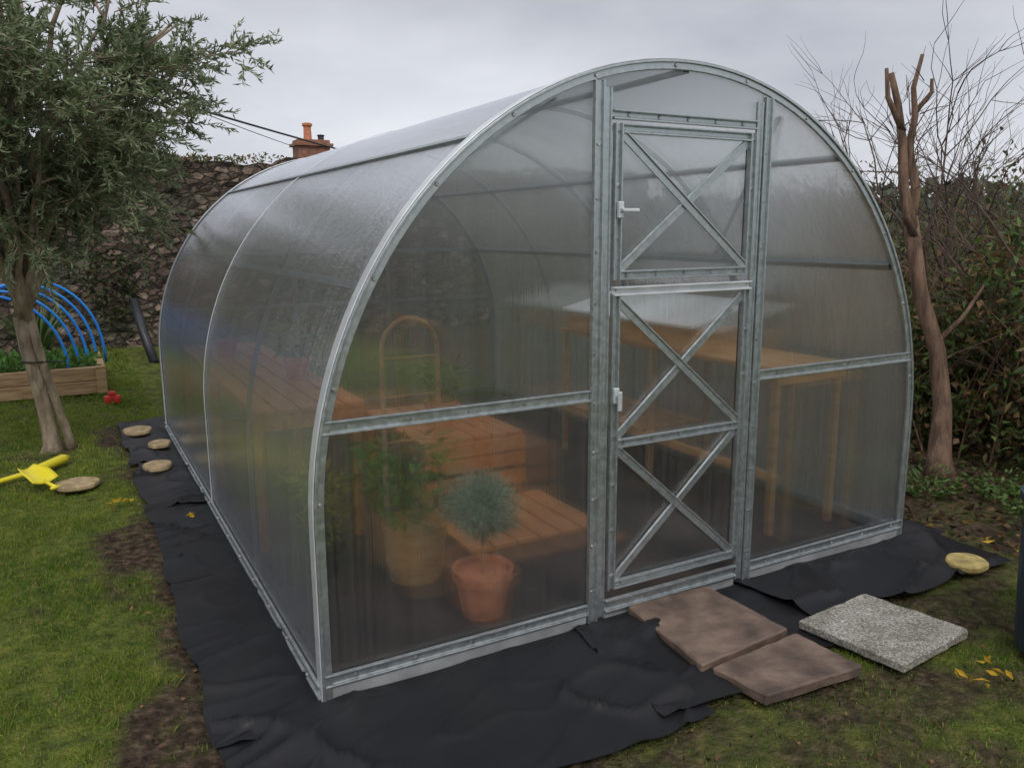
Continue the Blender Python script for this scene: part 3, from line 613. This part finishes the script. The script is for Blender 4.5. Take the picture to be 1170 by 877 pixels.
def bare(name,base,h,n,spread,lean=(0,0)):
    p=empty(name); mb=MB()
    def rec(s,d,l,r,dep):
        pts=[s]; c=s.copy(); dd=d.copy()
        for i in range(5):
            dd=(dd+Vector((random.gauss(0,.13),random.gauss(0,.13),random.gauss(.02,.07)))).normalized(); c=c+dd*l/5; pts.append(c.copy())
        mb.tube(pts,[r*(1-.13*i) for i in range(6)],5 if r<.01 else 7,cap=False)
        if dep>0:
            for k in range(random.randint(3,5)):
                i=random.randint(2,5); nd=(dd+Vector((random.gauss(0,.55),random.gauss(0,.55),random.gauss(.1,.35)))).normalized(); rec(pts[i],nd,l*random.uniform(.45,.75),r*.5,dep-1)
    for k in range(n):
        d=Vector((random.gauss(lean[0],spread),random.gauss(lean[1],spread),1)).normalized(); rec(Vector(base)+Vector((random.gauss(0,.06),random.gauss(0,.06),0)),d,h*random.uniform(.45,.7),.022,3)
    mb.obj('branches',twigm,p,recalc=False)
bare('bare_tree',(5.5,1.1,0),2.4,5,.22); bare('bare_tree',(5.2,.1,0),2.2,5,.3); bare('bare_tree',(7.5,3.2,0),2.7,4,.3); bare('bare_tree',(6.6,.6,0),2.7,6,.25); bare('bare_tree',(5.0,2.6,0),1.8,4,.2); bare('bare_tree',(6.0,1.6,0),2.6,5,.25)
def hedge(name,boxes,n,cols,ls=.06,thr=.45,mat_=greenl,sd=50):
    Ps=[]
    for (x0,x1,y0,y1,h0,w_) in boxes:
        k=int(n*w_); x=rng.uniform(x0,x1,k); y=rng.uniform(y0,y1,k); top=h0*(.45+.85*vn(x,y,1.7,sd)); z=rng.random(k)**.8*top
        g=vn(x*1+z*2,y*1.3+z*1.7,2.6,sd+1)+.25*rng.random(k)>thr; Ps.append(np.stack([x,y,z],1)[g])
    P=np.concatenate(Ps); m_=len(P); D=rng.normal(size=(m_,3)); D/=np.linalg.norm(D,axis=1)[:,None]
    ci=rng.integers(0,len(cols),m_); c=np.array(cols)[ci]*rng.uniform(.5,1.5,(m_,1)); 
    return leaves(name,P,D,ls*rng.uniform(.6,1.4,m_),ls*.5*rng.uniform(.6,1.4,m_),mat_,None,c)
hedge('hedge_shrubs',[(4.45,6.2,-.6,2.2,1.5,.4),(4.3,7,2,6,1.6,.3),(6,9,-1.5,6,1.95,.3)],62000,[(.09,.14,.035),(.05,.075,.025),(.15,.11,.045),(.20,.12,.055),(.12,.18,.045)],.065,thr=.42)
mb=MB()
for k in range(560):
    x=random.uniform(4.4,6.5); y=random.uniform(-.7,4); h_=random.uniform(.7,1.8); cl=lambda g:max(-.55,min(.55,g)); d=Vector((cl(random.gauss(0,.3)),cl(random.gauss(0,.3)),1)); s=Vector((x,y,0))
    e_=s+Vector((d.x*2,d.y*2,.95))*h_
    if e_.x<4.15: continue
    mb.tube([s,s+d*h_*.4,s+Vector((d.x*1.3,d.y*1.3,.85))*h_*.8,e_],[.007,.005,.004,.0015],4,cap=False)
mb.obj('bramble_stems',mat('bramble',(.10,.055,.035),(.20,.12,.07),20,.8,0,0),recalc=False)
def plant(name,c,n,h,r,col,l=.07,parent=None):
    k=rng.random(n); th=rng.random(n)*6.28; rad=r*np.sqrt(rng.random(n))*(.4+.6*k); P=np.stack([c[0]+rad*np.cos(th),c[1]+rad*np.sin(th),c[2]+k*h],1)
    D=np.stack([np.cos(th),np.sin(th),rng.normal(.2,.5,n)],1); D/=np.linalg.norm(D,axis=1)[:,None]; leaves(name,P,D,l*rng.uniform(.6,1.3,n),l*.4,greenl,parent,np.array(col)*rng.uniform(.6,1.5,(n,1)))
for x,y,r in [(3.75,.35,.22),(4.1,.1,.25),(3.9,-.15,.2),(3.6,.6,.15),(4.3,-.4,.3),(3.9,.9,.25)]:
    plant('ground_weeds',(x,y,0),int(900*r),.14,r,(.09,.15,.035),.05)
n=1300; x=rng.uniform(3.2,5,n); y=rng.uniform(-.7,1.8,n); P=np.stack([x,y,rng.uniform(0,.03,n)],1); D=rng.normal(size=(n,3)); D[:,2]=np.abs(D[:,2])*.3; D/=np.linalg.norm(D,axis=1)[:,None]
cols=np.array([(.16,.09,.035),(.08,.05,.03),(.07,.09,.02),(.30,.20,.05)])[rng.choice(4,n,p=[.35,.4,.2,.05])]; leaves('leaf_litter',P,D,.05,.03,drym,None,cols*rng.uniform(.4,1.1,(n,1)))
def farmass(name,cx,cy,rx,ry,h,n,col,ls):
    th=rng.random(n)*2*math.pi; rr=np.sqrt(rng.random(n)); x=cx+rr*np.cos(th)*rx; y=cy+rr*np.sin(th)*ry
    z=rng.random(n)**.7*h*(.5+.7*vn(x,y,.12,60)); D=rng.normal(size=(n,3)); D/=np.linalg.norm(D,axis=1)[:,None]
    leaves(name,np.stack([x,y,z],1),D,ls,ls*.7,greenl,None,np.array(col)*rng.uniform(.6,1.5,(n,1)))
farmass('distant_trees',75,50,40,30,4.2,14000,(.10,.12,.08),1.2)
farmass('distant_trees',60,-10,30,40,3.6,9000,(.10,.12,.08),1.1)
farmass('distant_trees',17,8,5,6,2.1,9000,(.08,.10,.045),.3)
farmass('distant_trees',-30,60,30,20,4,7000,(.09,.11,.06),1.3)
# ------------------------------------------------------------------ water butt on the right edge
mb=MB(); mb.lathe((2.535,-1.115,0),[(.22,0),(.235,.02),(.25,.3),(.255,.56),(.27,.58),(.27,.61),(.25,.62),(.02,.63)],40)
mb.obj('water_butt',navyp,smooth=False)
# ------------------------------------------------------------------ interior
mb=MB(); mb.box((.06,.1,-.01),(2.94,4.3,.012)); mb.obj('greenhouse_floor',mat('greenhouse_floor_soil',(.022,.018,.016),(.07,.05,.04),4,.8,0,.5,.01))
tp=empty('potted_topiary_tree'); px,py=.76,.30
def pot(c,r,h,parent,m=terra):
    mb=MB(); mb.lathe(c,[(r*.68,0),(r*.9,h*.75),(r*.92,h*.78),(r*1.0,h*.78),(r*1.02,h),(r*.9,h),(r*.86,h*.86),(.01,h*.86)],28); mb.obj('pot',m,parent)
pot((px,py,.012),.125,.20,tp)
mb=MB(); mb.tube([(px,py,.18),(px+.004,py,.3),(px,py,.42)],.008,7); mb.obj('stem',bark,tp)
n=5200; D=rng.normal(size=(n,3)); D/=np.linalg.norm(D,axis=1)[:,None]; rr=.14*rng.random(n)**.45*(.8+.35*vn(D[:,0],D[:,1]+D[:,2],3,70)); P=np.array([px,py,.475])+D*rr[:,None]*np.array([1,1,.9])
leaves('leaves',P,D*.6+rng.normal(size=(n,3))*.4,.026,.006,olivel,tp,np.array([.36,.43,.32])*rng.uniform(.5,1.4,(n,1)))
pl=empty('planter_with_arch_trellis'); qx,qy=.66,.78
mb=MB(); mb.lathe((qx,qy,.012),[(.12,0),(.15,.26),(.142,.26),(.13,.22),(.01,.22)],24); mb.obj('barrel_pot',wood,pl)
mb=MB(); 
pts=[(qx-.13,qy,.1),(qx-.13,qy,.6),(qx-.13,qy,1.03)]+[(qx-.13*math.cos(math.pi*k/10),qy,1.05+.14*math.sin(math.pi*k/10)) for k in range(11)]+[(qx+.13,qy,1.03),(qx+.13,qy,.6),(qx+.13,qy,.1)]
mb.tube(pts,.012,8)
for z in (.65,.85,1.02): mb.tube([(qx-.13,qy,z),(qx+.13,qy,z)],.004,6)
mb.obj('trellis',wood,pl)
plant('climber_leaves',(qx-.05,qy,.26),260,.40,.2,(.14,.27,.05),.07,pl)
st=empty('wooden_staging')
mb=MB()
for i in range(5): mb.box((.10+.11*i,1.35,.70),(.20+.11*i,3.9,.725))
for x in (.12,.60):
    for y in (1.4,2.6,3.85): mb.box((x-.022,y-.022,.012),(x+.022,y+.022,.70))
mb.box((.10,1.36,.62),(.64,1.385,.697))
mb.obj('slats',woodo,st,bevel=.003)
for x,y,z in [(.5,2.1,.725),(.3,3.2,.725)]:
    e_=empty('potted_plant'); pot((x,y,z),.08,.14,e_); plant('leaves',(x,y,z+.12),120,.22,.13,(.12,.22,.04),.07,e_)
for x,y in [(.30,1.0)]:
    e_=empty('potted_plant'); pot((x,y,.012),.10,.17,e_,blackp); plant('leaves',(x,y,.18),170,.32,.15,(.26,.28,.05),.07,e_)
pb=empty('potting_bench'); mb=MB()
for i in range(4): mb.box((2.40+.125*i,.30,.86),(2.515+.125*i,2.3,.885))
for x in (2.42,2.86):
    for y in (.33,1.3,2.25): mb.box((x-.018,y-.018,.012),(x+.018,y+.018,.86))
mb.box((2.398,.302,.80),(2.90,.325,.857)); mb.box((2.40,.33,.30),(2.44,2.27,.34))
for i in range(4): mb.box((2.40+.125*i,1.34,.345),(2.515+.125*i,2.2,.36))
mb.obj('bench_frame',wood,pb,bevel=.003)
cf=empty('seed_tray_cover'); mb=MB(); 
mb.add([(2.36,.9,1.02),(2.84,.9,1.14),(2.84,2.2,1.14),(2.36,2.2,1.02),(2.36,.9,1.035),(2.84,.9,1.155),(2.84,2.2,1.155),(2.36,2.2,1.035)],[(0,3,2,1),(4,5,6,7),(0,1,5,4),(1,2,6,5),(2,3,7,6),(3,0,4,7)]); mb.obj('lid',mat('white_lid',(.75,.76,.76),(.82,.82,.82),4,.5,0,0),cf)
mb=MB(); mb.box((2.38,.92,.887),(2.40,2.18,1.015)); mb.box((2.405,.92,.887),(2.82,.94,1.02)); mb.obj('sides',wood,cf)
lt=empty('wooden_crate_table'); mb=MB()
for i in range(6): mb.box((1.05+.11*i,1.6,.36),(1.15+.11*i,2.6,.385))
for x in (1.08,1.66):
    for y in (1.63,2.57): mb.box((x-.03,y-.03,.012),(x+.03,y+.03,.36))
for z in (.08,.19,.28): mb.box((1.05,1.57,z),(1.70,1.598,z+.08))
mb.obj('boards',woodo,lt,bevel=.004)
mb=MB()
for i in range(6): mb.box((.98+.13*i,.85,.014),(1.10+.13*i,1.5,.036))
mb.obj('wooden_duckboard',woodo,bevel=.003)
e_=empty('potted_plant'); pot((1.3,1.9,.387),.1,.17,e_); plant('leaves',(1.3,1.9,.53),130,.25,.14,(.16,.24,.04),.07,e_)
# ------------------------------------------------------------------ scattered fallen leaves
pts=[(2.15,-.98,.0),(2.1,-1.06,0),(2.0,-1.0,0),(3.3,-.45,.02),(3.25,-.3,.02),(-.45,2.5,.02),(-.48,2.53,.02),(-.15,1.95,.05)]
P=[];D=[]
for p in pts:
    for k in range(4):
        a=random.uniform(0,6.28); P.append((p[0]+random.gauss(0,.02),p[1]+random.gauss(0,.02),p[2]+.02)); D.append((math.cos(a),math.sin(a),.15))
P=np.array(P);D=np.array(D); n=len(P); leaves('fallen_leaves',P,D,rng.uniform(.04,.07,n),rng.uniform(.015,.025,n),drym,None,np.array([.62,.38,.03])*rng.uniform(.6,1.2,(n,1)))
n=700; x=rng.uniform(-.6,3.2,n); y=rng.uniform(-1.5,3,n); k=(y<-.6)|(x<-.34); x=x[k];y=y[k]; n=len(x); D=rng.normal(size=(n,3)); D[:,2]=.15; D/=np.linalg.norm(D,axis=1)[:,None]
leaves('leaf_debris',np.stack([x,y,gz(x,y)+.012],1),D,rng.uniform(.012,.035,n),.013,drym,None,np.array([.20,.11,.05])*rng.uniform(.4,1.6,(n,1)))
print('done')
